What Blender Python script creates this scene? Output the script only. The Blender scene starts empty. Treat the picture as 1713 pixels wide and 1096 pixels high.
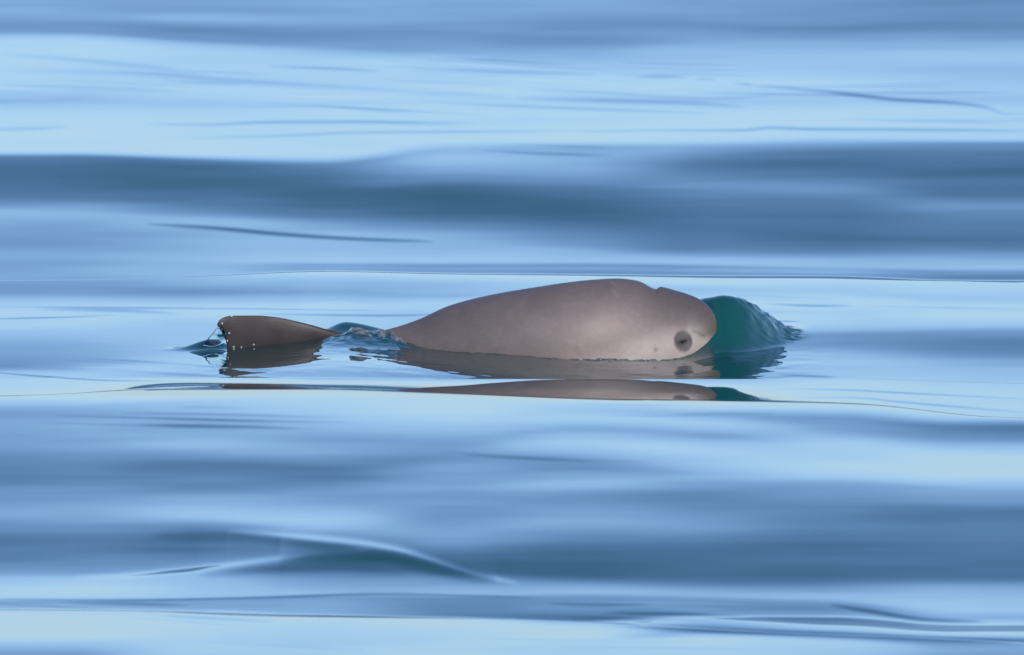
import bpy, math, random
import numpy as np

# ------------------------------------------------------------------ camera, sky, sun
scene = bpy.context.scene
C = scene.collection
RAD = math.radians
ALPHA0 = RAD(3.5)            # the camera looks down this much
DIST = 70.0                  # metres to the animal, along the lens axis
PX = 0.0015                  # one photo pixel at that distance, metres
K = PX / DIST
HCAM = DIST * math.sin(ALPHA0)

cam_data = bpy.data.cameras.new('camera')
cam = bpy.data.objects.new('camera', cam_data)
C.objects.link(cam)
cam.location = (0, 0, HCAM)
cam.rotation_euler = (math.pi / 2 - ALPHA0, 0, 0)
cam_data.sensor_width = 36
cam_data.lens = 36 / (1713 * K)
cam_data.clip_start = 1
cam_data.clip_end = 30000
cam_data.dof.use_dof = True
cam_data.dof.focus_distance = DIST - .1
cam_data.dof.aperture_fstop = 26
scene.camera = cam

SUN_EL, SUN_ROT = 24, 161     # low sun behind the camera, a little to its right
world = bpy.data.worlds.new('World')
scene.world = world
world.use_nodes = True
wn = world.node_tree
sky = wn.nodes.new('ShaderNodeTexSky')
sky.sky_type = 'NISHITA'
sky.sun_disc = False
sky.sun_elevation = RAD(SUN_EL)
sky.sun_rotation = RAD(SUN_ROT)
sky.air_density, sky.dust_density, sky.ozone_density = .7, .8, 5.0
bg = wn.nodes['Background']
bg.inputs[1].default_value = 0.15
tint = wn.nodes.new('ShaderNodeMix'); tint.data_type = 'RGBA'; tint.blend_type = 'MULTIPLY'
tint.inputs['Factor'].default_value = 1
tint.inputs['B'].default_value = (1.04, .99, .98, 1)      # slight warm tint multiplied into the whole sky colour
wn.links.new(sky.outputs[0], tint.inputs['A'])
wn.links.new(tint.outputs['Result'], bg.inputs[0])

sun_data = bpy.data.lights.new('sun', 'SUN')
sun_data.energy = 2.15
sun_data.angle = RAD(1.0)
sun_data.color = (1.0, .91, .81)
sun = bpy.data.objects.new('sun', sun_data)
C.objects.link(sun)
from mathutils import Vector
_az = RAD(SUN_ROT)
sdir = Vector((math.sin(_az) * math.cos(RAD(SUN_EL)), math.cos(_az) * math.cos(RAD(SUN_EL)), math.sin(RAD(SUN_EL))))
sun.rotation_euler = sdir.to_track_quat('Z', 'Y').to_euler()

scene.view_settings.view_transform = 'Standard'
scene.view_settings.look = 'None'
scene.view_settings.exposure = .42
scene.view_settings.gamma = 1
scene.view_settings.use_curve_mapping = False
scene.cycles.max_bounces = 8
scene.cycles.transparent_max_bounces = 12
scene.cycles.caustics_reflective = False
scene.cycles.caustics_refractive = False

# ------------------------------------------------------------------ helpers
def alpha(row):                       # depression of a photo row
    return ALPHA0 + np.arctan((np.asarray(row, float) - 548) * K)

def at(px, row, Y):                   # the place on the plane y = Y that is seen at a photo pixel
    a = alpha(row)
    z = HCAM - Y * np.tan(a)
    d = Y * math.cos(ALPHA0) + (HCAM - z) * math.sin(ALPHA0)
    return (np.asarray(px, float) - 856.5) * K * d, z

def Y_on(row, z):
    return (HCAM - z) / np.tan(alpha(row))

def pchip(x, y, q):
    x = np.asarray(x, float); y = np.asarray(y, float)
    h = np.diff(x); d = np.diff(y) / h
    m = np.zeros_like(y)
    for i in range(1, len(x) - 1):
        if d[i - 1] * d[i] > 0:
            w1 = 2 * h[i] + h[i - 1]; w2 = h[i] + 2 * h[i - 1]
            m[i] = (w1 + w2) / (w1 / d[i - 1] + w2 / d[i])
    m[0], m[-1] = d[0], d[-1]
    q = np.clip(np.asarray(q, float), x[0], x[-1])
    i = np.clip(np.searchsorted(x, q, side='right') - 1, 0, len(x) - 2)
    t = (q - x[i]) / h[i]
    return ((1 + 2 * t) * (1 - t) ** 2 * y[i] + t * (1 - t) ** 2 * h[i] * m[i]
            + t * t * (3 - 2 * t) * y[i + 1] + t * t * (t - 1) * h[i] * m[i + 1])

def smooth(e0, e1, x):
    t = np.clip((np.asarray(x, float) - e0) / (e1 - e0), 0, 1)
    return t * t * (3 - 2 * t)

def vnoise(x, y, seed):               # value noise, any array shape
    rs = np.random.RandomState(seed)
    T = rs.rand(256, 256)
    xi = np.floor(x).astype(int); yi = np.floor(y).astype(int)
    fx = x - xi; fy = y - yi
    fx = fx ** 3 * (fx * (fx * 6 - 15) + 10); fy = fy ** 3 * (fy * (fy * 6 - 15) + 10)
    g = lambda a, b: T[(xi + a) % 256, (yi + b) % 256]
    return ((g(0, 0) * (1 - fx) + g(1, 0) * fx) * (1 - fy) + (g(0, 1) * (1 - fx) + g(1, 1) * fx) * fy) * 2 - 1

def link_mesh(name, verts, faces, mat, parent=None, smooth_shade=True):
    me = bpy.data.meshes.new(name)
    me.from_pydata([tuple(v) for v in verts], [], [tuple(f) for f in faces])
    if smooth_shade:
        me.polygons.foreach_set('use_smooth', [True] * len(me.polygons))
    me.materials.append(mat)
    o = bpy.data.objects.new(name, me)
    C.objects.link(o)
    if parent: o.parent = parent
    return o

def grid_mesh(name, P, mat, parent=None):        # P: (nu, nv, 3) -> fast quad sheet
    nu, nv = P.shape[:2]
    idx = np.arange(nu * nv).reshape(nu, nv)
    q = np.stack([idx[:-1, :-1], idx[:-1, 1:], idx[1:, 1:], idx[1:, :-1]], -1).reshape(-1, 4)
    me = bpy.data.meshes.new(name)
    me.vertices.add(nu * nv); me.vertices.foreach_set('co', P.reshape(-1).astype(np.float32))
    me.loops.add(q.size); me.loops.foreach_set('vertex_index', q.reshape(-1).astype(np.int32))
    me.polygons.add(len(q))
    me.polygons.foreach_set('loop_start', np.arange(0, q.size, 4, dtype=np.int32))
    me.polygons.foreach_set('use_smooth', np.ones(len(q), bool))
    me.update(calc_edges=True)
    me.materials.append(mat)
    o = bpy.data.objects.new(name, me)
    C.objects.link(o)
    if parent: o.parent = parent
    return o

def tag(o, **kw):
    for k, v in kw.items(): o[k] = v
    return o

# ------------------------------------------------------------------ materials
def water_material():
    m = bpy.data.materials.new('sea_water'); m.use_nodes = True
    n = m.node_tree; n.nodes.clear(); L = n.links.new
    out = n.nodes.new('ShaderNodeOutputMaterial')
    fr = n.nodes.new('ShaderNodeFresnel'); fr.inputs['IOR'].default_value = 1.333
    gl = n.nodes.new('ShaderNodeBsdfGlossy'); gl.inputs['Roughness'].default_value = .01
    df = n.nodes.new('ShaderNodeBsdfDiffuse'); df.inputs['Color'].default_value = (.008, .090, .094, 1)
    tr = n.nodes.new('ShaderNodeBsdfTransparent'); tr.inputs['Color'].default_value = (.50, .80, .66, 1)
    mx = n.nodes.new('ShaderNodeMixShader'); mx.inputs[0].default_value = .18
    top = n.nodes.new('ShaderNodeMixShader')
    L(df.outputs[0], mx.inputs[1]); L(tr.outputs[0], mx.inputs[2])
    L(fr.outputs[0], top.inputs[0]); L(mx.outputs[0], top.inputs[1]); L(gl.outputs[0], top.inputs[2])
    L(top.outputs[0], out.inputs[0])
    return m

def clear_water_material():
    m = bpy.data.materials.new('clear_water'); m.use_nodes = True
    b = m.node_tree.nodes['Principled BSDF']
    b.inputs['Base Color'].default_value = (.85, .95, .93, 1)
    b.inputs['Roughness'].default_value = .01
    b.inputs['IOR'].default_value = 1.333
    b.inputs['Transmission Weight'].default_value = 1
    return m

def drop_material():
    m = bpy.data.materials.new('water_drop'); m.use_nodes = True
    b = m.node_tree.nodes['Principled BSDF']
    b.inputs['Base Color'].default_value = (.80, .84, .88, 1)  # whitish base colour stands in for glints on drops and bubbles
    b.inputs['Roughness'].default_value = .14
    b.inputs['IOR'].default_value = 1.333
    b.inputs['Transmission Weight'].default_value = .45
    return m

def skin_material():
    m = bpy.data.materials.new('wet_skin'); m.use_nodes = True
    n = m.node_tree; L = n.links.new
    b = n.nodes['Principled BSDF']
    at_ = n.nodes.new('ShaderNodeAttribute'); at_.attribute_name = 'Col'
    tc = n.nodes.new('ShaderNodeTexCoord')
    ns = n.nodes.new('ShaderNodeTexNoise'); ns.inputs['Scale'].default_value = 14; ns.inputs['Detail'].default_value = 8; ns.inputs['Roughness'].default_value = .62
    mr = n.nodes.new('ShaderNodeMapRange'); mr.inputs['To Min'].default_value = .86; mr.inputs['To Max'].default_value = 1.14
    fn = n.nodes.new('ShaderNodeTexNoise'); fn.inputs['Scale'].default_value = 240; fn.inputs['Detail'].default_value = 3
    mf = n.nodes.new('ShaderNodeMapRange'); mf.inputs['To Min'].default_value = .88; mf.inputs['To Max'].default_value = 1.12
    mu = n.nodes.new('ShaderNodeMath'); mu.operation = 'MULTIPLY'
    vm = n.nodes.new('ShaderNodeVectorMath'); vm.operation = 'SCALE'
    L(tc.outputs['Object'], ns.inputs['Vector']); L(tc.outputs['Object'], fn.inputs['Vector'])
    L(ns.outputs[0], mr.inputs[0]); L(fn.outputs[0], mf.inputs[0])
    L(mr.outputs[0], mu.inputs[0]); L(mf.outputs[0], mu.inputs[1])
    L(at_.outputs['Color'], vm.inputs[0]); L(mu.outputs[0], vm.inputs['Scale'])
    L(vm.outputs[0], b.inputs['Base Color'])
    rr = n.nodes.new('ShaderNodeMapRange'); rr.inputs['To Min'].default_value = .42; rr.inputs['To Max'].default_value = .58
    L(ns.outputs[0], rr.inputs[0]); L(rr.outputs[0], b.inputs['Roughness'])
    b.inputs['IOR'].default_value = 1.36
    # wet film, soft folds of the hide and fine grain
    b.inputs['Coat Weight'].default_value = .14
    b.inputs['Coat Roughness'].default_value = .42
    b.inputs['Coat IOR'].default_value = 1.33
    fo = n.nodes.new('ShaderNodeTexNoise'); fo.inputs['Scale'].default_value = 9; fo.inputs['Detail'].default_value = 2
    mp = n.nodes.new('ShaderNodeMapping'); mp.inputs['Scale'].default_value = (.7, 1, 1.6)
    L(tc.outputs['Object'], mp.inputs[0]); L(mp.outputs[0], fo.inputs['Vector'])
    b1 = n.nodes.new('ShaderNodeBump'); b1.inputs['Strength'].default_value = .35; b1.inputs['Distance'].default_value = .012
    L(fo.outputs[0], b1.inputs['Height'])
    bp = n.nodes.new('ShaderNodeBump'); bp.inputs['Strength'].default_value = .15; bp.inputs['Distance'].default_value = .004
    L(fn.outputs[0], bp.inputs['Height']); L(b1.outputs[0], bp.inputs['Normal']); L(bp.outputs[0], b.inputs['Normal'])
    return m

def eye_material():
    m = bpy.data.materials.new('eye_black'); m.use_nodes = True
    b = m.node_tree.nodes['Principled BSDF']
    b.inputs['Base Color'].default_value = (.006, .006, .007, 1)
    b.inputs['Roughness'].default_value = .12
    return m

WATER, CLEAR, DROP, SKIN, EYE = water_material(), clear_water_material(), drop_material(), skin_material(), eye_material()

# ------------------------------------------------------------------ the sea: swell and ripples
# Wave faces are listed by crest and trough lines; tone 1 = a face seen almost edge-on, 0 = a face turned to the viewer.
CX = [107, 322, 537, 752, 967, 1182, 1397, 1605]
LINES = [
 ([0]*8, [.45,.45,.45,.45,.5,.4,.35,.3]),
 ([20,32,35,25,10,22,20,12], [.5,.5,.45,.45,.5,.42,.33,.3]),
 ([42,50,62,66,48,45,45,42], [.35,.25,.3,.4,.3,.35,.3,.25]),
 ([55,68,78,88,88,62,58,55], [.4,.35,.38,.45,.45,.45,.38,.35]),
 ([59,73,85,95,100,90,90,90], [.6,.55,.55,.6,.6,.6,.6,.7]),
 ([68,84,98,105,118,120,125,115], [.85,.75,.8,.8,.78,.78,.72,.62]),
 ([90,105,115,125,135,135,140,140], [.9,.85,.85,.85,.85,.85,.8,.68]),
 ([150,155,155,150,148,148,150,150], [.85,.85,.85,.85,.85,.85,.8,.7]),
 ([168,172,172,165,165,170,170,165], [.55,.65,.75,.75,.7,.75,.75,.65]),
 ([188,190,190,190,185,195,192,186], [.9]*8),
 ([240,242,228,222,222,218,208,205], [.95,.95,.9,.9,.95,.95,.9,.9]),
 ([252,258,262,236,235,235,229,231], [.9,.9,.85,.9,.9,.9,.85,.85]),
 ([262,269,276,250,245,244,242,240], [.2,.25,.3,.5,.42,.5,.45,.3]),
 ([275,280,284,266,268,258,254,254], [.12,.12,.2,.65,.5,.3,.2,.25]),
 ([300,300,300,285,285,278,275,285], [.1,.1,.1,.5,.5,.2,.15,.15]),
 ([318,320,325,310,312,310,318,325], [.12,.1,.05,.15,.2,.35,.35,.18]),
 ([330,338,345,335,340,340,345,345], [.2,.15,.08,.05,.1,.2,.2,.4]),
 ([345,355,362,355,365,375,372,378], [.45,.35,.2,.1,.08,.1,.15,.25]),
 ([357,369,375,380,388,395,400,400], [.55,.55,.45,.32,.3,.15,.12,.15]),
 ([380,385,395,402,415,420,420,420], [.45,.52,.55,.55,.45,.25,.25,.3]),
 ([405,412,415,420,430,436,437,440], [.42,.5,.6,.62,.6,.58,.56,.6]),
 ([440,436,438,439,438,441,446,449], [.45,.6,.68,.66,.64,.62,.6,.62]),
 ([446,445,443,444,443,446,450,454], [.45,.55,.35,.3,.3,.35,.4,.35]),
 ([455,452,448,450,449,452,456,459], [.43,.5,.45,.45,.45,.45,.5,.3]),
 ([462,458,451.5,456,458,460,461,467], [.4,.5,.3,.3,.2,.2,.25,.2]),
 ([470,464,456,460,461.5,464,465,472.5], [.4,.5,.8,.9,.95,.95,.95,.9]),
 ([478,475,470,475,470,474,474,482], [.38,.45,.5,.6,.85,.9,.8,.8]),
 ([490,488,490,495,482,485,488,500], [.35,.35,.42,.5,.7,.6,.65,.65]),
 ([505,508,512,508,500,500,500,512], [.65,.65,.75,.8,.75,.75,.85,.85]),
 ([513,514,516,518,515,515,515,520], [.8,.8,.75,.75,.75,.8,.8,.85]),
 ([530]*8, [.75,.75,.7,.7,.7,.8,.85,.85]),
 ([545,545,545,545,548,545,545,543], [.7,.65,.7,.6,.7,.75,.7,.6]),
 ([560,560,562,562,562,562,560,556], [.6,.65,.7,.7,.7,.5,.42,.3]),
 ([578,573,580,580,580,578,576,570], [.4,.7,.7,.7,.7,.45,.35,.2]),
 ([600,590,592,590,590,592,590,590], [.3,.65,.7,.75,.75,.6,.5,.25]),
 ([615,605,605,605,605,605,605,604], [.35,.7,.72,.8,.8,.75,.62,.5]),
 ([626,622,620,620,620,620,622,624], [.65,.6,.55,.5,.5,.5,.6,.6]),
 ([630,630,630,632,632,632,632,638], [.6,.5,.48,.36,.32,.34,.55,.65]),
 ([634,634,634,636,636,636,636,642], [.75,.88,.8,.62,.82,.58,.75,.75]),
 ([640,638,638,640,641,642,644,652], [.8,1.02,.95,.84,.92,.78,.8,.8]),
 ([650,643,643,648,652,655,658,670], [.85,1.22,1.2,1.12,1.1,1.08,.84,.8]),
 ([661,650,650,657,664,668,674,696], [.95,1.38,1.4,1.38,1.36,1.34,.97,.8]),
 ([680,672,665,668,674,682,690,706], [.45,.6,.8,.85,.75,.65,.55,.45]),
 ([695,690,690,690,685,694,700,714], [.4,.52,.7,.82,.6,.5,.4,.25]),
 ([713,713,708,708,699,708,718,733], [.55,.5,.6,.68,.75,.75,.45,.4]),
 ([740,743,738,735,718,728,738,753], [.4,.58,.5,.5,.55,.5,.75,.7]),
 ([760,755,758,752,740,755,763,768], [.35,.45,.55,.45,.8,.8,.75,.9]),
 ([778,775,783,770,763,773,778,793], [.24,.22,.22,.36,.5,.7,.87,.97]),
 ([800,795,800,793,783,788,793,803], [.26,.2,.28,.45,.4,.58,.8,.8]),
 ([820,823,822,815,808,805,806,815], [.37,.37,.45,.45,.6,.5,.5,.5]),
 ([845,845,845,843,830,828,828,838], [.42,.5,.52,.45,.4,.3,.4,.4]),
 ([862,863,872,865,853,855,858,858], [.45,.65,.75,.36,.4,.3,.25,.2]),
 ([885,880,885,886,873,883,885,880], [.3,.3,.6,.5,.45,.4,.27,.25]),
 ([908,900,900,907,898,908,910,905], [.18,.12,.3,.4,.3,.2,.15,.2]),
 ([925,920,910,920,923,925,925,925], [.22,.12,.15,.25,.1,.1,.12,.15]),
 ([940,940,930,940,945,945,945,945], [.3,.3,.2,.1,.05,.08,.1,.13]),
 ([958,957,950,955,963,968,965,965], [.42,.55,.15,.15,.08,.1,.12,.18]),
 ([968,972,968,968,973,980,983,983], [.6,.55,.35,.34,.26,.24,.3,.4]),
 ([988,988,985,985,981,990,996,1005], [.78,.62,.46,.46,.4,.42,.5,.55]),
 ([1000,1000,994,996,992,996,1003,1020], [.75,.66,.54,.5,.5,.45,.46,.65]),
 ([1008,1006,1000,1001,999,1004,1010,1030], [.4,.45,.36,.24,.3,.28,.32,.5]),
 ([1015,1014,1015,1015,1015,1015,1018,1036], [.42,.45,.42,.24,.28,.28,.3,.5]),
 ([1019,1020,1027,1031,1036,1028,1028,1045], [.5,.5,.42,.2,.18,.34,.38,.75]),
 ([1024,1026,1034,1037,1043,1034,1036,1053], [.8,.85,.8,.88,.75,.75,.85,.82]),
 ([1045,1045,1050,1052,1055,1046,1052,1064], [.85,.82,.7,.78,.8,.35,.6,.6]),
 ([1060,1062,1066,1066,1068,1057,1061,1071], [.9,.8,.65,.75,.8,.3,.32,.3]),
 ([1078,1078,1078,1078,1078,1067,1074,1082], [.55,.75,.65,.75,.75,.75,.75,.4]),
 ([1097]*8, [.35,.7,.65,.8,.75,.75,.65,.4]),
]
STREAKS = [   # short ripples: polyline, half width, change of tone
 ([(0,90),(200,107),(350,125)], 5, -.2), ([(0,118),(200,122),(430,138),(600,148),(860,162)], 5, -.2),
 ([(0,143),(215,150),(320,155)], 4, -.2), ([(450,111),(560,115),(640,119)], 3, -.3),
 ([(650,110),(860,121),(1000,125)], 4, -.2), ([(240,207),(350,209),(430,205),(560,204),(800,206)], 3.5, -.35),
 ([(-40,218),(0,217),(120,213)], 4, -.3), ([(300,232),(450,228),(600,222),(860,220),(1060,219)], 3.5, -.3),
 ([(700,169),(800,175),(900,179),(1050,185),(1200,190)], 3, -.25), ([(880,148),(1000,155),(1200,165),(1300,160)], 3, -.2),
 ([(860,163),(1000,168),(1150,172),(1250,180)], 5, -.3), ([(1060,130),(1110,129),(1150,131)], 3, -.2),
 ([(1160,134),(1200,133)], 3, -.2), ([(1225,139),(1260,142)], 3, -.2),
 ([(1240,141),(1400,155),(1500,167),(1600,173),(1650,180),(1680,190),(1740,192)], 4, -.35),
 ([(960,222),(1060,219),(1240,218),(1290,214),(1350,216),(1500,217),(1740,219)], 3.5, -.4),
 ([(1400,199),(1500,202),(1600,205),(1740,212)], 2.5, -.2),
 ([(245,375),(350,381),(470,392),(600,400),(725,404)], 3.5, -.45),
 ([(-40,513),(215,515),(430,517),(640,520)], 1.5, -.4), ([(60,517),(215,520),(300,525)], 3, -.35),
 ([(-40,534),(100,531),(200,527)], 1.5, -.4), ([(430,525),(645,528),(760,525)], 2, -.3),
 ([(1280,508),(1340,511),(1430,512)], 2, -.5), ([(1290,537),(1340,538)], 1.5, -.4), ([(1450,512),(1740,518)], 1.5, -.25),
 ([(1300,627),(1350,629),(1400,631)], 2, -.3), ([(1290,650),(1400,652),(1520,658),(1740,669)], 1.5, -.4),
 ([(1290,668),(1400,665),(1440,666),(1500,672),(1740,692)], 2, -.35),
 ([(-40,620),(60,629),(200,637),(330,638)], 1.3, -.5), ([(-40,665),(150,658),(300,648),(380,646)], 1.3, -.5),
 ([(380,888),(520,900),(600,908),(660,918),(720,936),(780,956),(870,976)], 6.5, .42),
 ([(120,966),(200,964),(300,955),(400,943),(500,930),(620,920)], 6, .25),
 ([(470,934),(560,931),(640,933),(700,943),(760,957),(830,969)], 12, -.5),
 ([(330,964),(450,952),(560,948),(680,960)], 9, -.18), ([(250,896),(400,897),(520,911),(600,919)], 8, -.2),
 ([(-40,1002),(215,1004),(430,1000),(640,994),(760,996),(900,1000)], 2, -.35),
 ([(100,1008),(320,1013)], 3, -.2),
 ([(1390,1012),(1450,1022),(1560,1038),(1650,1041)], 4, -.4),
 ([(860,1036),(1000,1043),(1200,1055),(1500,1066),(1740,1073)], 5, -.35),
]
_rs = random.Random(11)                   # many faint short ripples, in patches
for _c in range(26):
    _y0 = _rs.choice([_rs.uniform(60, 250), _rs.uniform(60, 250), _rs.uniform(405, 545), _rs.uniform(612, 760), _rs.uniform(980, 1090)])
    _x0 = _rs.uniform(0, 1713); _sl = _rs.uniform(-.02, .07)
    for _k in range(_rs.randint(2, 5)):
        _x = _x0 + _rs.uniform(-120, 120); _y = _y0 + _rs.uniform(-14, 14); _l = _rs.uniform(60, 190)
        STREAKS.append(([(_x - _l, _y - _sl * _l), (_x, _y + _rs.uniform(-1.5, 1.5)), (_x + _l, _y + _sl * _l)], _rs.uniform(1.4, 3.2), _rs.choice([-.16, -.12, -.09, .09])))
TONE = ([-.6, -.3, 0, .1, .2, .3, .5, .65, .8, .9, 1.0, 1.2, 1.5], [21, 15.5, 12, 9.8, 8.4, 7.0, 4.8, 3.95, 3.3, 2.95, 2.65, 1.95, 1.2])

def facing_map():                       # tangent of the angle between line of sight and the wave face
    xs = np.arange(0, 1714, 4.0); ys = np.arange(0, 1097, 1.0)
    Yl = np.array([pchip([-200] + CX + [1900], [y[0]] + list(y) + [y[-1]], xs) for y, b in LINES])
    Bl = np.array([pchip([-200] + CX + [1900], [b[0]] + list(b) + [b[-1]], xs) for y, b in LINES])
    for i in range(1, len(Yl)): Yl[i] = np.maximum(Yl[i], Yl[i - 1] + 1.5)
    B = np.array([np.interp(ys, Yl[:, i], Bl[:, i]) for i in range(len(xs))])
    XX, YY = np.meshgrid(xs, ys, indexing='ij')
    B = B + .055 * vnoise(XX / 330 + 3, YY / 17, 1) + .025 * vnoise(XX / 190, YY / 8, 2) + .012 * vnoise(XX / 110, YY / 4, 3)
    B = B - .06 * smooth(680, 720, YY) * smooth(985, 955, YY) - .04 * smooth(250, 280, YY) * smooth(440, 410, YY)
    k = np.exp(-.5 * (np.arange(-6, 7) / 1.6) ** 2); k /= k.sum()
    Bp = np.pad(B, ((0, 0), (6, 6)), 'edge')
    B = sum(k[j] * Bp[:, j:j + B.shape[1]] for j in range(13))
    for pts, w, d in STREAKS:
        px, py = zip(*pts)
        t = np.clip((XX - px[0]) / (px[-1] - px[0]), 0, 1)
        taper = np.sqrt(np.clip(np.sin(math.pi * t), 0, 1))
        yl = pchip(px, py, xs)[:, None] if len(px) > 2 else np.interp(xs, px, py)[:, None]
        B = B + d * taper * np.exp(-((YY - yl) / (w * (.5 + .5 * taper))) ** 2)
    return np.tan(np.radians(np.interp(np.clip(B, -.6, 1.5), *TONE)))

def fold(px):                            # beyond the edges the pattern of swell runs on, mirrored
    p = np.mod(np.asarray(px, float), 2 * 1713)
    return np.where(p > 1713, 2 * 1713 - p, p)

def sample(M, px, row):
    u = np.clip(fold(px) / 4, 0, M.shape[0] - 1.001); v = np.clip(row, 0, M.shape[1] - 1.001)
    i = u.astype(int); j = v.astype(int); fu = u - i; fv = v - j
    return ((M[i, j] * (1 - fu) + M[i + 1, j] * fu) * (1 - fv) + (M[i, j + 1] * (1 - fu) + M[i + 1, j + 1] * fu) * fv)

REF = ([-300, 250, 390, 480, 560, 620, 680, 750, 850, 960, 1100, 1140, 1250, 1350, 2000],
       [590, 590, 583, 575, 566, 572, 580, 587, 593, 601, 602, 600, 586, 585, 590])
def ref_row(px): return pchip(*REF, px)
def ref_z(px): return .5 * (600 - ref_row(px)) * PX
def crest1(px): return pchip([-200] + CX + [1900], [470,468,462,454,458,459.7,462,463,469.5,472], px)
def crest2(px): return pchip([-200] + CX + [1900], [622,632,632,632,634,634,634,634,640,646], px)
def crest3(px): return pchip([-200] + CX + [1900], [668,660.5,650,650,657,664.5,669,675,697,706], px)
def crest4(px): return pchip([-200, 0, 300, 500, 860, 1000, 1200, 1500, 1713, 1900], [1019, 1019.5, 1021.5, 1029, 1036.5, 1043, 1056, 1070, 1084, 1090], px)
HIDDEN = (.9, 1.0, .5, .8)                    # metres of trough hidden behind each crest

def sea_surface():
    M = facing_map()
    fine = np.arange(-.93, .80, .0036)
    mid = np.concatenate([np.arange(-1.62, -.93, .007), np.arange(.80, 1.62, .007)])
    out = 1.62 + np.cumsum(.012 * 1.075 ** np.arange(150)); out = out[out < 9000]
    X = np.sort(np.concatenate([fine, mid, out, -out]))
    px0 = 856.5 + X / PX
    pf = fold(px0)
    c1, c2, c3, c4, rr = crest1(pf), crest2(pf), crest3(pf), crest4(pf), ref_row(pf)
    segs = []                            # (row start, row end, samples, hidden length before it)
    top = np.zeros_like(c1)
    def seg(a, b, n, hid=0): segs.append((a, b, n, hid))
    # from far to near
    seg(top - 12, c1, 380)
    seg(c1, rr - 62, 50, HIDDEN[0])
    seg(rr - 62, rr + 26, 330)
    seg(rr + 26, c2, 24)
    seg(c2, c3, 50, HIDDEN[1])
    seg(c3, c4, 320, HIDDEN[2])
    seg(c4, top + 1108, 70, HIDDEN[3])
    rows, hid = [], []
    for a, b, n, h in segs:
        t = np.linspace(0, 1, n)
        R = a[:, None] + (b - a)[:, None] * t[None]
        if h == 0 and rows: R = R[:, 1:]
        rows.append(R); hid.append(h)
    # integrate ln r over rows
    px = np.repeat(px0[:, None], sum(R.shape[1] for R in rows), 1)
    ROW = np.concatenate(rows, 1)
    A = alpha(ROW)
    jump = np.zeros(ROW.shape[1])
    n0 = 0
    for R, h in zip(rows, hid):
        if h: jump[n0] = h
        n0 += R.shape[1]
    first_jump = int(np.nonzero(jump)[0][0])
    lr = None
    for it in range(3):
        tg = sample(M, px, ROW)
        zone = (ROW > c2[:, None]) & (ROW <= c3[:, None])
        low = np.where(zone, -2.0, 1.4 + .7 * smooth(700, 1000, ROW))
        tg = np.maximum(tg, np.tan((A + np.radians(low)) / 2))
        for cr in (c1, c3, c4):                                       # faces round off towards a crest
            t = ROW - cr[:, None]
            rd = .4 * (smooth(330, 640, pf)[:, None] if cr is c1 else 1.0)
            tg = tg * np.where(t >= 0, 1 - rd + rd * np.clip(t / 3.5, 0, 1), 1)
        s = np.tan(np.arctan(tg) - A)
        f = 1 / np.cos(A) ** 2 / (s + np.tan(A))
        dl = -.5 * (f[:, 1:] + f[:, :-1]) * np.diff(A, axis=1)        # going nearer: negative
        jx = np.where(np.arange(1, len(jump))[None] == first_jump, (.01 + .99 * smooth(330, 640, pf))[:, None], 1.0)
        dl = np.where(jump[1:][None] > 0, -jump[1:][None] * jx / 70.0, dl)
        lr = np.concatenate([np.zeros((len(X), 1)), np.cumsum(dl, 1)], 1)
        ker = np.exp(-.5 * ((X[:, None] - X[None]) / .22) ** 2) * np.gradient(X)[None]     # no crease may run along the whole sea
        ker /= ker.sum(1)[:, None]
        D = lr - ker @ lr
        for _ in range(2):
            W = 75
            cs = np.cumsum(np.pad(D, ((0, 0), (W + 1, W)), 'edge'), 1)
            D2 = (cs[:, 2 * W + 1:] - cs[:, :-2 * W - 1]) / (2 * W + 1)
            if _ == 0: D1 = D2; D, D0 = D1, D
            else: lr = lr - D2
        lref = np.array([np.interp(rr[i], ROW[i], lr[i]) for i in range(len(X))])
        r0 = (HCAM - ref_z(pf)) / np.tan(alpha(rr))
        off = np.log(r0) - lref
        off = ker @ off
        r = np.exp(lr + off[:, None])
        d = r * math.cos(ALPHA0) + r * np.tan(A) * math.sin(ALPHA0)
        px = 856.5 + X[:, None] / (K * d)
    Z = HCAM - r * np.tan(A)
    # put the hidden backs and troughs in
    cols_r, cols_z = [], []
    n0 = 0
    for k, (R, h) in enumerate(zip(rows, hid)):
        n = R.shape[1]
        if h:
            ra, za = r[:, n0], Z[:, n0]            # near crest
            rb, zb = r[:, n0 - 1], Z[:, n0 - 1]    # where the face behind comes into view
            ge = tg[:, n0 - 2]
            t = np.linspace(1, 0, 16)[1:-1]        # from far to near
            Lh = rb - ra
            cols_r.append(ra[:, None] + Lh[:, None] * t)
            cols_z.append(za[:, None] + (zb - za)[:, None] * t + (Lh * ge)[:, None] * (t ** 3 - t ** 2) * .8)
        cols_r.append(r[:, n0:n0 + n]); cols_z.append(Z[:, n0:n0 + n])
        n0 += n
    Rm = np.concatenate(cols_r, 1); Zm = np.concatenate(cols_z, 1)
    # open sea beyond and this side of the stretch in view
    swell = lambda x, y: .03 * np.sin(y * .9 + .25 * np.sin(x * .21)) + .02 * np.sin(y * 2.3 + x * .5 + 1) + .015 * np.sin(y * 1.6 - x * .7)
    far = np.cumsum(.05 * 1.06 ** np.arange(140)); far = far[far < 12000]
    near = np.cumsum(.04 * 1.09 ** np.arange(75)); near = near[near < 260]
    def ext(r0, z0, dz, steps, sgn):
        rr_ = r0[:, None] + sgn * steps[None]
        w = np.exp(-(steps / 1.3) ** 2)[None]
        fade = (1 - w) * np.exp(-(steps / 120) ** 2)[None]
        return rr_, (z0[:, None] + dz[:, None] * sgn * steps[None] * np.exp(-steps / .5)[None]) * w + swell(X[:, None], rr_) * fade
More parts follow.
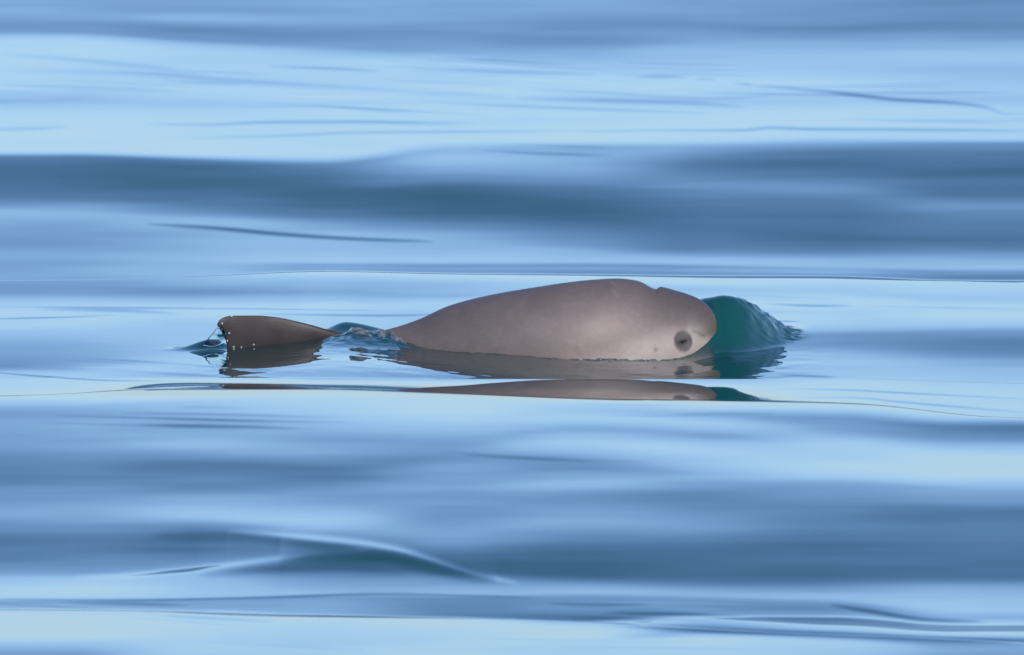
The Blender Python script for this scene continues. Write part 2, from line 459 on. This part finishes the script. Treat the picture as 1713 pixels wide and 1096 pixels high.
    dzf = (Zm[:, 0] - Zm[:, 1]) / (Rm[:, 0] - Rm[:, 1]); dzn = (Zm[:, -1] - Zm[:, -2]) / (Rm[:, -1] - Rm[:, -2])
    fr_, fz_ = ext(Rm[:, 0], Zm[:, 0], dzf, far, 1)
    nr_, nz_ = ext(Rm[:, -1], Zm[:, -1], dzn, near, -1)
    YY = np.concatenate([fr_[:, ::-1], Rm, nr_], 1)
    ZZ = np.concatenate([fz_[:, ::-1], Zm, nz_], 1)
    cy = np.array([np.interp(rr[i], ROW[i], r[i]) for i in range(len(X))])
    cz = HCAM - cy * np.tan(alpha(rr))
    return X, YY, ZZ, cy, cz

X, YY, ZZ, CONTACT_Y, CONTACT_Z = sea_surface()
def contact(px):                          # where the still water line along the animal lies
    x = (np.asarray(px, float) - 856.5) * PX
    return np.interp(x, X, CONTACT_Y), np.interp(x, X, CONTACT_Z)

# local water stirred up by the animal
def base_Y(px, row): return Y_on(row, float(contact(px)[1]))

def bow_wave(Xg, Yg):
    px = 856.5 + Xg / PX
    h = pchip([1100, 1125, 1150, 1175, 1200, 1222, 1240, 1265, 1285, 1300, 1312, 1330, 1355],
              [0, 36, 76, 87, 88, 83, 74, 55, 36, 22, 11, 3, 0], px) * PX
    yc = contact(np.clip(px, 1100, 1200))[0] + pchip([1100, 1140, 1170, 1190, 1210, 1240, 1265, 1312, 1355], [.34, .27, .19, .15, .15, .19, .26, .42, .5], px)
    wf = pchip([1100, 1150, 1190, 1210, 1250, 1300, 1350], [.15, .17, .165, .16, .14, .12, .11], px)
    t = Yg - yc
    z = h * np.where(t < 0, np.exp(-np.abs(t / wf) ** 2.2), np.exp(-(t / .2) ** 2))
    inside = h > .001
    # feathery ripples running down the leading side
    rip = smooth(1200, 1285, px) * smooth(1345, 1315, px) * smooth(.22, .02, np.abs(t))
    u = (px - 1225) + t * 260
    z = z + rip * inside * (.0052 * vnoise(u / 11, t * 50, 11) + .0026 * vnoise(u / 5, t * 100, 12))
    return z

def tail_wash(Xg, Yg):
    px = 856.5 + Xg / PX
    z = 0
    # tumbled water over the tail stock
    yc = np.interp(px, [540, 600, 660, 720], [base_Y(560, 570), base_Y(600, 571), base_Y(660, 577), base_Y(720, 584)])
    t = Yg - yc
    e = pchip([535, 560, 590, 630, 660, 690, 730], [0, 6, 13, 16, 15, 6, 0], px) * PX
    env = np.exp(-(t / .13) ** 2)
    z = z + e * env
    lump = .0060 * vnoise(px / 26 + 5, t * 20 + px / 55, 21) + .0030 * vnoise(px / 13, t * 42 - px / 40, 22) + .0010 * vnoise(px / 7, t * 80, 23)
    z = z + lump * smooth(0, 9 * PX, e) * np.exp(-(t / .12) ** 2)
    # small heaps either side of the fluke
    def heap(cx, row, h, wl, wr, wy, dy=0):
        yy = base_Y(cx, row) + dy
        return h * PX * np.exp(-((px - cx) / np.where(px < cx, wl, wr)) ** 2) * np.exp(-((Yg - yy) / wy) ** 2)
    z = z + heap(362, 584, 15, 40, 24, .05, .03)
    z = z + heap(585, 566, 17, 34, 80, .08, .22)
    return z

def contact_ripples(Xg, Yg):
    px = 856.5 + Xg / PX
    t = Yg - contact(px)[0]
    w = smooth(640, 720, px) * smooth(1180, 1120, px) * np.exp(-((t + .015) / .05) ** 2)
    a = .0012 + .0022 * smooth(930, 1010, px)
    z = w * a * (vnoise(px / 9, t * 55, 31) + .6 * vnoise(px / 4.5, t * 100, 32))
    # slight unrest of the water in front of the flank, which breaks the mirror image up
    f = smooth(-1.3, -.9, t) * smooth(.05, -.06, t) * smooth(320, 420, px) * smooth(1420, 1300, px)
    return z + f * (.00045 * vnoise(px / 46, t * 11, 33) + .00022 * vnoise(px / 20, t * 24, 34))

XX = np.repeat(X[:, None], YY.shape[1], 1)
loc = (np.abs(YY - 69) < 4) & (np.abs(XX) < 1.2)
xl, yl = XX[loc], YY[loc]
ZZ[loc] += bow_wave(xl, yl) + tail_wash(xl, yl) + contact_ripples(xl, yl)
sea = grid_mesh('sea_water', np.stack([XX, YY, ZZ], -1), WATER)
tag(sea, kind='structure')
bed_mat = bpy.data.materials.new('deep_water_floor'); bed_mat.use_nodes = True
bb = bed_mat.node_tree.nodes['Principled BSDF']
bn = bed_mat.node_tree.nodes.new('ShaderNodeTexNoise'); bn.inputs['Scale'].default_value = .3
br = bed_mat.node_tree.nodes.new('ShaderNodeValToRGB')
br.color_ramp.elements[0].color = (.002, .012, .014, 1); br.color_ramp.elements[1].color = (.004, .022, .024, 1)
bed_mat.node_tree.links.new(bn.outputs[0], br.inputs[0]); bed_mat.node_tree.links.new(br.outputs[0], bb.inputs['Base Color'])
bb.inputs['Roughness'].default_value = 1
bed = link_mesh('sea_bed', [(-9000, -300, -7), (9000, -300, -7), (9000, 13000, -7), (-9000, 13000, -7)], [(0, 1, 2, 3)], bed_mat)
tag(bed, kind='structure')

# ------------------------------------------------------------------ the porpoise
BODY = np.array([  # px, top row, half width mm, widest row, bottom row
 (575,556.5,10,566,580),(600,555.5,17,569,590),(630,554.5,27,573,600),(660,548,40,579,615),(700,534.5,62,585,635),
 (750,512,88,585,660),(800,498,108,583,678),(850,488,122,580,690),(900,480,132,578,698),(950,472.5,138,577,702),
 (1000,467.5,140,576,703),(1030,466,138,576,700),(1060,468.5,134,576,695),(1080,472.5,130,576,690),(1104,479,124,574,682),(1130,486,116,570,664),(1150,492,104,565,645),
 (1170,500.5,86,558,620),(1185,512,62,551,598),(1193,522.5,40,546,580),(1197.5,533,21,543,563),(1199.5,541,3,542,545)])
FLUKE = np.array([
 (363.5,541,.8,542,543.5),(366,536.5,3,541,547),(370,532.5,5,542,553),(376,529.5,7,545,565),(384,527.5,8,555,592),(400,527,9,560,596),
 (430,527,10,561,596),(460,529.5,10.5,561,594),(490,535.5,11,562,590),(520,543,11,563,585),(550,551.5,10.5,565,580)])
ST = np.concatenate([FLUKE, BODY])

def build_porpoise():
    # stations bunched at both ends so that the snout and the trailing edge come out round
    q = np.concatenate([363.5 + 20 * np.linspace(0, 1, 26) ** 2, np.arange(384.5, 1150, 1.6),
                        1150 + 49.5 * np.sin(np.linspace(0, 1, 60) * math.pi / 2)])
    top, a, wid, bot = [pchip(ST[:, 0], ST[:, k], q) for k in range(1, 5)]
    a = a / 1000
    yc, zc = contact(q)
    _, zt = at(q, top, yc); _, zw = at(q, wid, yc); _, zb = at(q, bot, yc)
    # half width at the water line sets how far behind the contact line the axis lies
    f = np.clip((zc - zw) / np.where(zc > zw, zt - zw, zw - zb), -.98, .98)
    aw = a * np.sqrt(1 - f * f)
    yax = yc + aw
    kk = np.ones(61) / 61                                    # a limb bends smoothly
    yax = np.convolve(np.pad(yax, 30, 'edge'), kk, 'valid')
    xs, zt = at(q, top, yax); _, zw = at(q, wid, yax); _, zb = at(q, bot, yax)
    NT = 128
    th = np.linspace(0, 2 * math.pi, NT, endpoint=False)
    P = np.zeros((len(q), NT, 3))
    flk = smooth(585, 540, q)
    s = np.sin(th)[None]; c = np.cos(th)[None]
    e = 1.0
    z = np.where(s >= 0, zw[:, None] + (zt - zw)[:, None] * np.abs(s), zw[:, None] - (zw - zb)[:, None] * np.abs(s))
    lens = np.sign(c) * np.abs(c) ** (1 + .35 * flk[:, None])
    y = yax[:, None] - a[:, None] * lens
    y = y - flk[:, None] * .30 * (z - zc[:, None])           # the blade leans over towards the viewer
    P[..., 0] = xs[:, None]; P[..., 1] = y; P[..., 2] = z
    # photo coordinates of every point of the skin, for markings
    d = P[..., 1] * math.cos(ALPHA0) + (HCAM - P[..., 2]) * math.sin(ALPHA0)
    row = 548 + np.tan(np.arctan2(HCAM - P[..., 2], P[..., 1]) - ALPHA0) / K
    pxg = np.repeat(q[:, None], NT, 1)
    near = lens > -.05
    # soft socket round the eye, a slit-like blowhole fold on top
    ex, ey = 1142.5, 571.0
    u = ((pxg - ex) * math.cos(-.25) + (row - ey) * math.sin(-.25)); v = (-(pxg - ex) * math.sin(-.25) + (row - ey) * math.cos(-.25))
    rad = np.sqrt((u / 15.5) ** 2 + (v / 18.5) ** 2)
    slit = np.exp(-((u + 1) / 9) ** 2 - ((v - 2) / 4) ** 2)
    fold_ = np.where(pxg < 1096, np.exp(-((pxg - 1096) / 17) ** 2), np.exp(-((pxg - 1096) / 6) ** 2))
    P[..., 2] -= fold_ * np.exp(-((P[..., 1] - yax[:, None]) / .05) ** 2) * (s > 0) * 7.5 * PX
    P[..., 1] += (.0025 * smooth(1.1, .6, rad) + .003 * slit)
    # colours of the hide
    col = np.zeros((len(q), NT, 3))
    n1 = vnoise(pxg / 60, row / 34, 41); n2 = vnoise(pxg / 22, row / 15, 42)
    h = np.clip((row - top[:, None]) / 120, 0, 1)
    dark = np.array([.140, .113, .110]); midc = np.array([.215, .176, .165]); pale = np.array([.40, .345, .32])
    t = smooth(.0, .75, h + .05 * n1 + .02 * n2)[..., None]
    col = dark * (1 - t) + midc * t
    belly = np.interp(pxg, [700, 900, 960, 1040, 1120, 1160, 1200], [650, 630, 604, 580, 560, 553, 553])
    pt = (smooth(-22, 26, row - belly + 3 * n1 + 1.5 * n2) * smooth(860, 1080, pxg))[..., None]
    col = col * (1 - pt) + pale * pt
    fore = (smooth(1050, 1120, pxg) * smooth(566, 540, row + .12 * (1190 - pxg)))[..., None]
    col = col * (1 - .26 * fore)  # forehead colour darkened to offset the sun falling on it
    lip = (smooth(1170, 1190, pxg + (row - 540) * .35) * smooth(508, 530, row) * smooth(572, 556, row))[..., None]
    col = col * (1 - .75 * lip) + np.array([.13, .105, .07]) * .75 * lip
    ep = smooth(1.12, .84, rad)[..., None]
    col = col * (1 - ep) + np.array([.105, .092, .090]) * ep
    sl = np.exp(-(np.abs(u + 1) / 9) ** 3 - (np.abs(v - 2 + .02 * u * u * .3) / 3.6) ** 2)[..., None]
    col = col * (1 - .95 * sl)
    ml = np.exp(-((row - (553 + (pxg - 1158) * .46)) / 2.4) ** 2) * smooth(1155, 1162, pxg) * smooth(1182, 1177, pxg)
    col = col * (1 - .45 * ml[..., None])
    dot = np.exp(-((pxg - 1096) / 3) ** 2 - ((row - 584) / 2.4) ** 2)[..., None]
    col = col * (1 - .75 * dot)
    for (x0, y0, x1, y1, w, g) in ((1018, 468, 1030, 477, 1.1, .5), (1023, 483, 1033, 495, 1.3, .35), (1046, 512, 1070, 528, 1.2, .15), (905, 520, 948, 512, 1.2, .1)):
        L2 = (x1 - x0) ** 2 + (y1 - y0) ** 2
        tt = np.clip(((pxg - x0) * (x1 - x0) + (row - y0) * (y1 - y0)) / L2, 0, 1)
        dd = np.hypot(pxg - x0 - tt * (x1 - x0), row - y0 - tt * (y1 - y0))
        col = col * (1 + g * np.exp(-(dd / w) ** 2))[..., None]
    m1 = vnoise(pxg / 9, row / 6, 43); m2 = vnoise(pxg / 4, row / 3, 44)
    col = col * (1 + .05 * n1 + .045 * m1 + .03 * m2)[..., None]
    fl = smooth(640, 560, pxg)[..., None]
    col = col * (1 - fl) + np.array([.052, .046, .046]) * (1 + .12 * n2[..., None]) * fl  # dark grey fluke, the shade of its turned-away side included in the colour
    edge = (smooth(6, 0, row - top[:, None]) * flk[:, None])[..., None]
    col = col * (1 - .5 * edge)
    # mesh, closed at both ends
    nq = len(q)
    verts = P.reshape(-1, 3)
    idx = np.arange(nq * NT).reshape(nq, NT)
    nx = np.roll(idx, -1, 1)
    quads = np.stack([idx[:-1], idx[1:], nx[1:], nx[:-1]], -1).reshape(-1, 4).tolist()
    quads += [list(idx[0]), list(idx[-1][::-1])]
    o = bpy.data.objects.new('porpoise', None)
    C.objects.link(o)
    base = (float(xs[len(q) // 2]), float(yax[len(q) // 2]), 0.0)
    o.location = base
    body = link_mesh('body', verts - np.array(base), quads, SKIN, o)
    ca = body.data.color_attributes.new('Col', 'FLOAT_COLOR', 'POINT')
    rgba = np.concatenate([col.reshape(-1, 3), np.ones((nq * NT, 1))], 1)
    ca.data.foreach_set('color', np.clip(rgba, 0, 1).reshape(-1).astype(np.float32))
    # eye: a dark almond set into the socket
    k = int(np.argmin(np.abs(q - (ex - 1)))); near_i = [j for j in range(NT) if math.cos(th[j]) > 0]
    j = min(near_i, key=lambda jj: abs(row[k, jj] - (ey + 2)))
    pe = P[k, j] - np.array(base)
    ev, ef = [], []
    for a_ in range(9):
        ph = math.pi * a_ / 8
        for b_ in range(16):
            tb = 2 * math.pi * b_ / 16
            ux, uy, uz = math.sin(ph) * math.cos(tb), math.cos(ph), math.sin(ph) * math.sin(tb)
            lx, lz = .0095 * ux, .0034 * uz * (1 - .5 * ux * ux)
            ev.append((pe[0] + lx * math.cos(.3) - lz * math.sin(.3), pe[1] - .0035 * uy + .001, pe[2] + lx * math.sin(.3) + lz * math.cos(.3)))
    for a_ in range(8):
        for b_ in range(16):
            ef.append((a_ * 16 + b_, a_ * 16 + (b_ + 1) % 16, (a_ + 1) * 16 + (b_ + 1) % 16, (a_ + 1) * 16 + b_))
    link_mesh('eye', ev, ef, EYE, o)
    tag(o, label='grey-brown porpoise surfacing in calm sea with dark eye patch and raised tail fluke', category='porpoise')
    return o, P, q, row, th

porpoise, PB, PQ, PROW, PTH = build_porpoise()

def skin_point(px, rw):                  # place on the animal's near side seen at a photo pixel
    k = int(np.argmin(np.abs(PQ - px)))
    js = [j for j in range(len(PTH)) if math.cos(PTH[j]) > -.05]
    j = min(js, key=lambda jj: abs(PROW[k, jj] - rw))
    return PB[k, j]

# ------------------------------------------------------------------ water clinging to and running off the tail
def bead(px, rw, r, squash=1.0, label=''):
    p = np.array(skin_point(px, rw)) + np.array([0, -r * .35, 0])
    vs, fs = [], []
    for i in range(9):
        ph = math.pi * i / 8
        for j in range(14):
            tb = 2 * math.pi * j / 14
            wob = 1 + .12 * math.sin(2 * tb + px)
            vs.append((r * math.sin(ph) * math.cos(tb) * wob, -r * .7 * math.cos(ph), r * squash * math.sin(ph) * math.sin(tb) * (1.1 - .2 * math.sin(tb))))
    for i in range(8):
        for j in range(14):
            fs.append((i * 14 + j, i * 14 + (j + 1) % 14, (i + 1) * 14 + (j + 1) % 14, (i + 1) * 14 + j))
    o = link_mesh('water_drop', vs, fs, DROP)
    o.location = p
    return tag(o, label=label, category='water drop', group='water drops on the tail fluke')

for px, rw, r, sq, lab in (
    (388, 529, .0036, .8, 'bright water drop on the top edge of the fluke near its tip'),
    (372, 541, .0030, 1.2, 'water drop on the slanting rear edge of the fluke'),
    (384, 557, .0034, .9, 'lone bright water drop low on the dark fluke blade'),
    (381, 570, .0026, 1.1, 'small water drop where the fluke edge meets the sea'),
    (391, 580, .0032, .8, 'leftmost water drop on the water line under the fluke'),
    (404, 581, .0026, .7, 'middle water drop on the water line under the fluke'),
    (425, 576, .0032, .9, 'rightmost water drop just above the water line of the fluke')):
    bead(px, rw, r * .72, sq, lab)

def water_sheet():                        # thin curtain draining from the rear edge of the fluke
    e0 = [skin_point(370, 537), skin_point(373, 547), skin_point(378, 557), skin_point(381, 570)]
    y0 = float(np.mean([p[1] for p in e0]))
    ends = [(365, 545), (357, 556), (348, 566), (338, 577)]
    nU, nV = 24, 20
    def pt(u, v):
        ks = np.linspace(0, 1, 4)
        a = np.array([np.interp(u, ks, [p[k] for p in e0]) for k in range(3)])
        ex = np.interp(u, ks, [p[0] for p in ends]); er = np.interp(u, ks, [p[1] for p in ends])
        bx, bz = at(ex, er, y0)
        b = np.array([float(bx), y0 - .01, float(bz)])
        p = a * (1 - v) + b * v
        p[2] -= .008 * math.sin(math.pi * v)
        p[1] += .004 * math.sin(9 * u + 4 * v)
        return p
    top, bot = [], []
    for i in range(nU):
        for j in range(nV):
            u, v = i / (nU - 1), j / (nV - 1)
            p = pt(u, v)
            th_ = .0007 + .0010 * (1 - v) * abs(math.sin(7 * u)) + (.0006 if j in (0, nV - 1) else 0)
            top.append((p[0], p[1] - th_, p[2])); bot.append((p[0], p[1] + th_, p[2]))
    n = nU * nV
    fs = []
    for i in range(nU - 1):
        for j in range(nV - 1):
            a = i * nV + j
            q_ = (a, a + nV, a + nV + 1, a + 1)
            fs.append(q_); fs.append(tuple(x + n for x in q_[::-1]))
    rim = [i * nV for i in range(nU)] + [(nU - 1) * nV + j for j in range(1, nV)] + [i * nV + nV - 1 for i in range(nU - 2, -1, -1)] + [j for j in range(nV - 2, 0, -1)]
    for a, b in zip(rim, rim[1:] + rim[:1]): fs.append((a, b, b + n, a + n))
    o = link_mesh('water_sheet', top + bot, fs, CLEAR)
    return tag(o, label='thin clear sheet of water running off the rear edge of the fluke', category='water')
water_sheet()

# tiny bubbles strung along the water line under the cheek
rb = random.Random(5)
for i in range(11):
    px = 955 + 175 * (i + rb.random() * 1.6) / 12
    cy, cz = contact(px)
    r = rb.choice([.0009, .0012, .0016, .0023])
    vs, fs = [], []
    for a in range(7):
        for b in range(10):
            ph, tb = math.pi * a / 6, 2 * math.pi * b / 10
            vs.append((r * 1.25 * math.sin(ph) * math.cos(tb), r * math.sin(ph) * math.sin(tb), r * .8 * math.cos(ph)))
    for a in range(6):
        for b in range(10):
            fs.append((a * 10 + b, (a + 1) * 10 + b, (a + 1) * 10 + (b + 1) % 10, a * 10 + (b + 1) % 10))
    o = link_mesh('bubble', vs, fs, DROP)
    o.location = ((px - 856.5) * PX, float(cy) - rb.uniform(.002, .03), float(cz) + .0010)
    tag(o, label='tiny glinting bubble on the water line below the pale cheek', category='bubble', group='bubbles along the water line')

# aerated water tumbling over the tail stock
def froth_material():
    m = bpy.data.materials.new('aerated_water'); m.use_nodes = True
    b = m.node_tree.nodes['Principled BSDF']
    n = m.node_tree.nodes.new('ShaderNodeTexNoise'); n.inputs['Scale'].default_value = 60; n.inputs['Detail'].default_value = 5
    r = m.node_tree.nodes.new('ShaderNodeValToRGB')
    r.color_ramp.elements[0].position = .35; r.color_ramp.elements[0].color = (.10, .12, .14, 1)
    r.color_ramp.elements[1].position = .75; r.color_ramp.elements[1].color = (.42, .43, .47, 1)
    tc = m.node_tree.nodes.new('ShaderNodeTexCoord')
    m.node_tree.links.new(tc.outputs['Object'], n.inputs['Vector'])
    m.node_tree.links.new(n.outputs[0], r.inputs[0]); m.node_tree.links.new(r.outputs[0], b.inputs['Base Color'])
    b.inputs['Roughness'].default_value = .16
    b.inputs['IOR'].default_value = 1.333
    b.inputs['Transmission Weight'].default_value = .35
    return m

def tail_froth():
    pxs = np.arange(566, 704, 1.0); ts = np.linspace(-.115, .09, 90)
    PXg, Tg = np.meshgrid(pxs, ts, indexing='ij')
    cy, cz = contact(pxs)
    Xg = (PXg - 856.5) * PX
    Yg = cy[:, None] + .01 + Tg
    zsea = np.empty_like(Xg)
    for i, x in enumerate(Xg[:, 0]):                      # height of the sea just there
        k = int(np.argmin(np.abs(X - x)))
        order = np.argsort(YY[k])
        zsea[i] = np.interp(Yg[i], YY[k][order], ZZ[k][order])
    u = PXg + Tg * 90
    ridge = 1 - np.abs(vnoise(u / 24 + 2, Tg * 26 + PXg / 60, 51))
    fine = 1 - np.abs(vnoise(u / 9, Tg * 55 - PXg / 50, 52))
    lump = .0105 * (ridge - .62) + .0045 * (fine - .6)
    win = smooth(566, 596, PXg) * smooth(704, 672, PXg) * np.exp(-((Tg + .02) / .075) ** 4)
    z = zsea + (lump + .0040) * win - .012 * (1 - win)
    o = grid_mesh('tail_froth', np.stack([Xg, Yg, z], -1)[:, ::-1], froth_material())
    return tag(o, label='broken grey water washing over the tail stock between fluke and body', category='splash')
tail_froth()
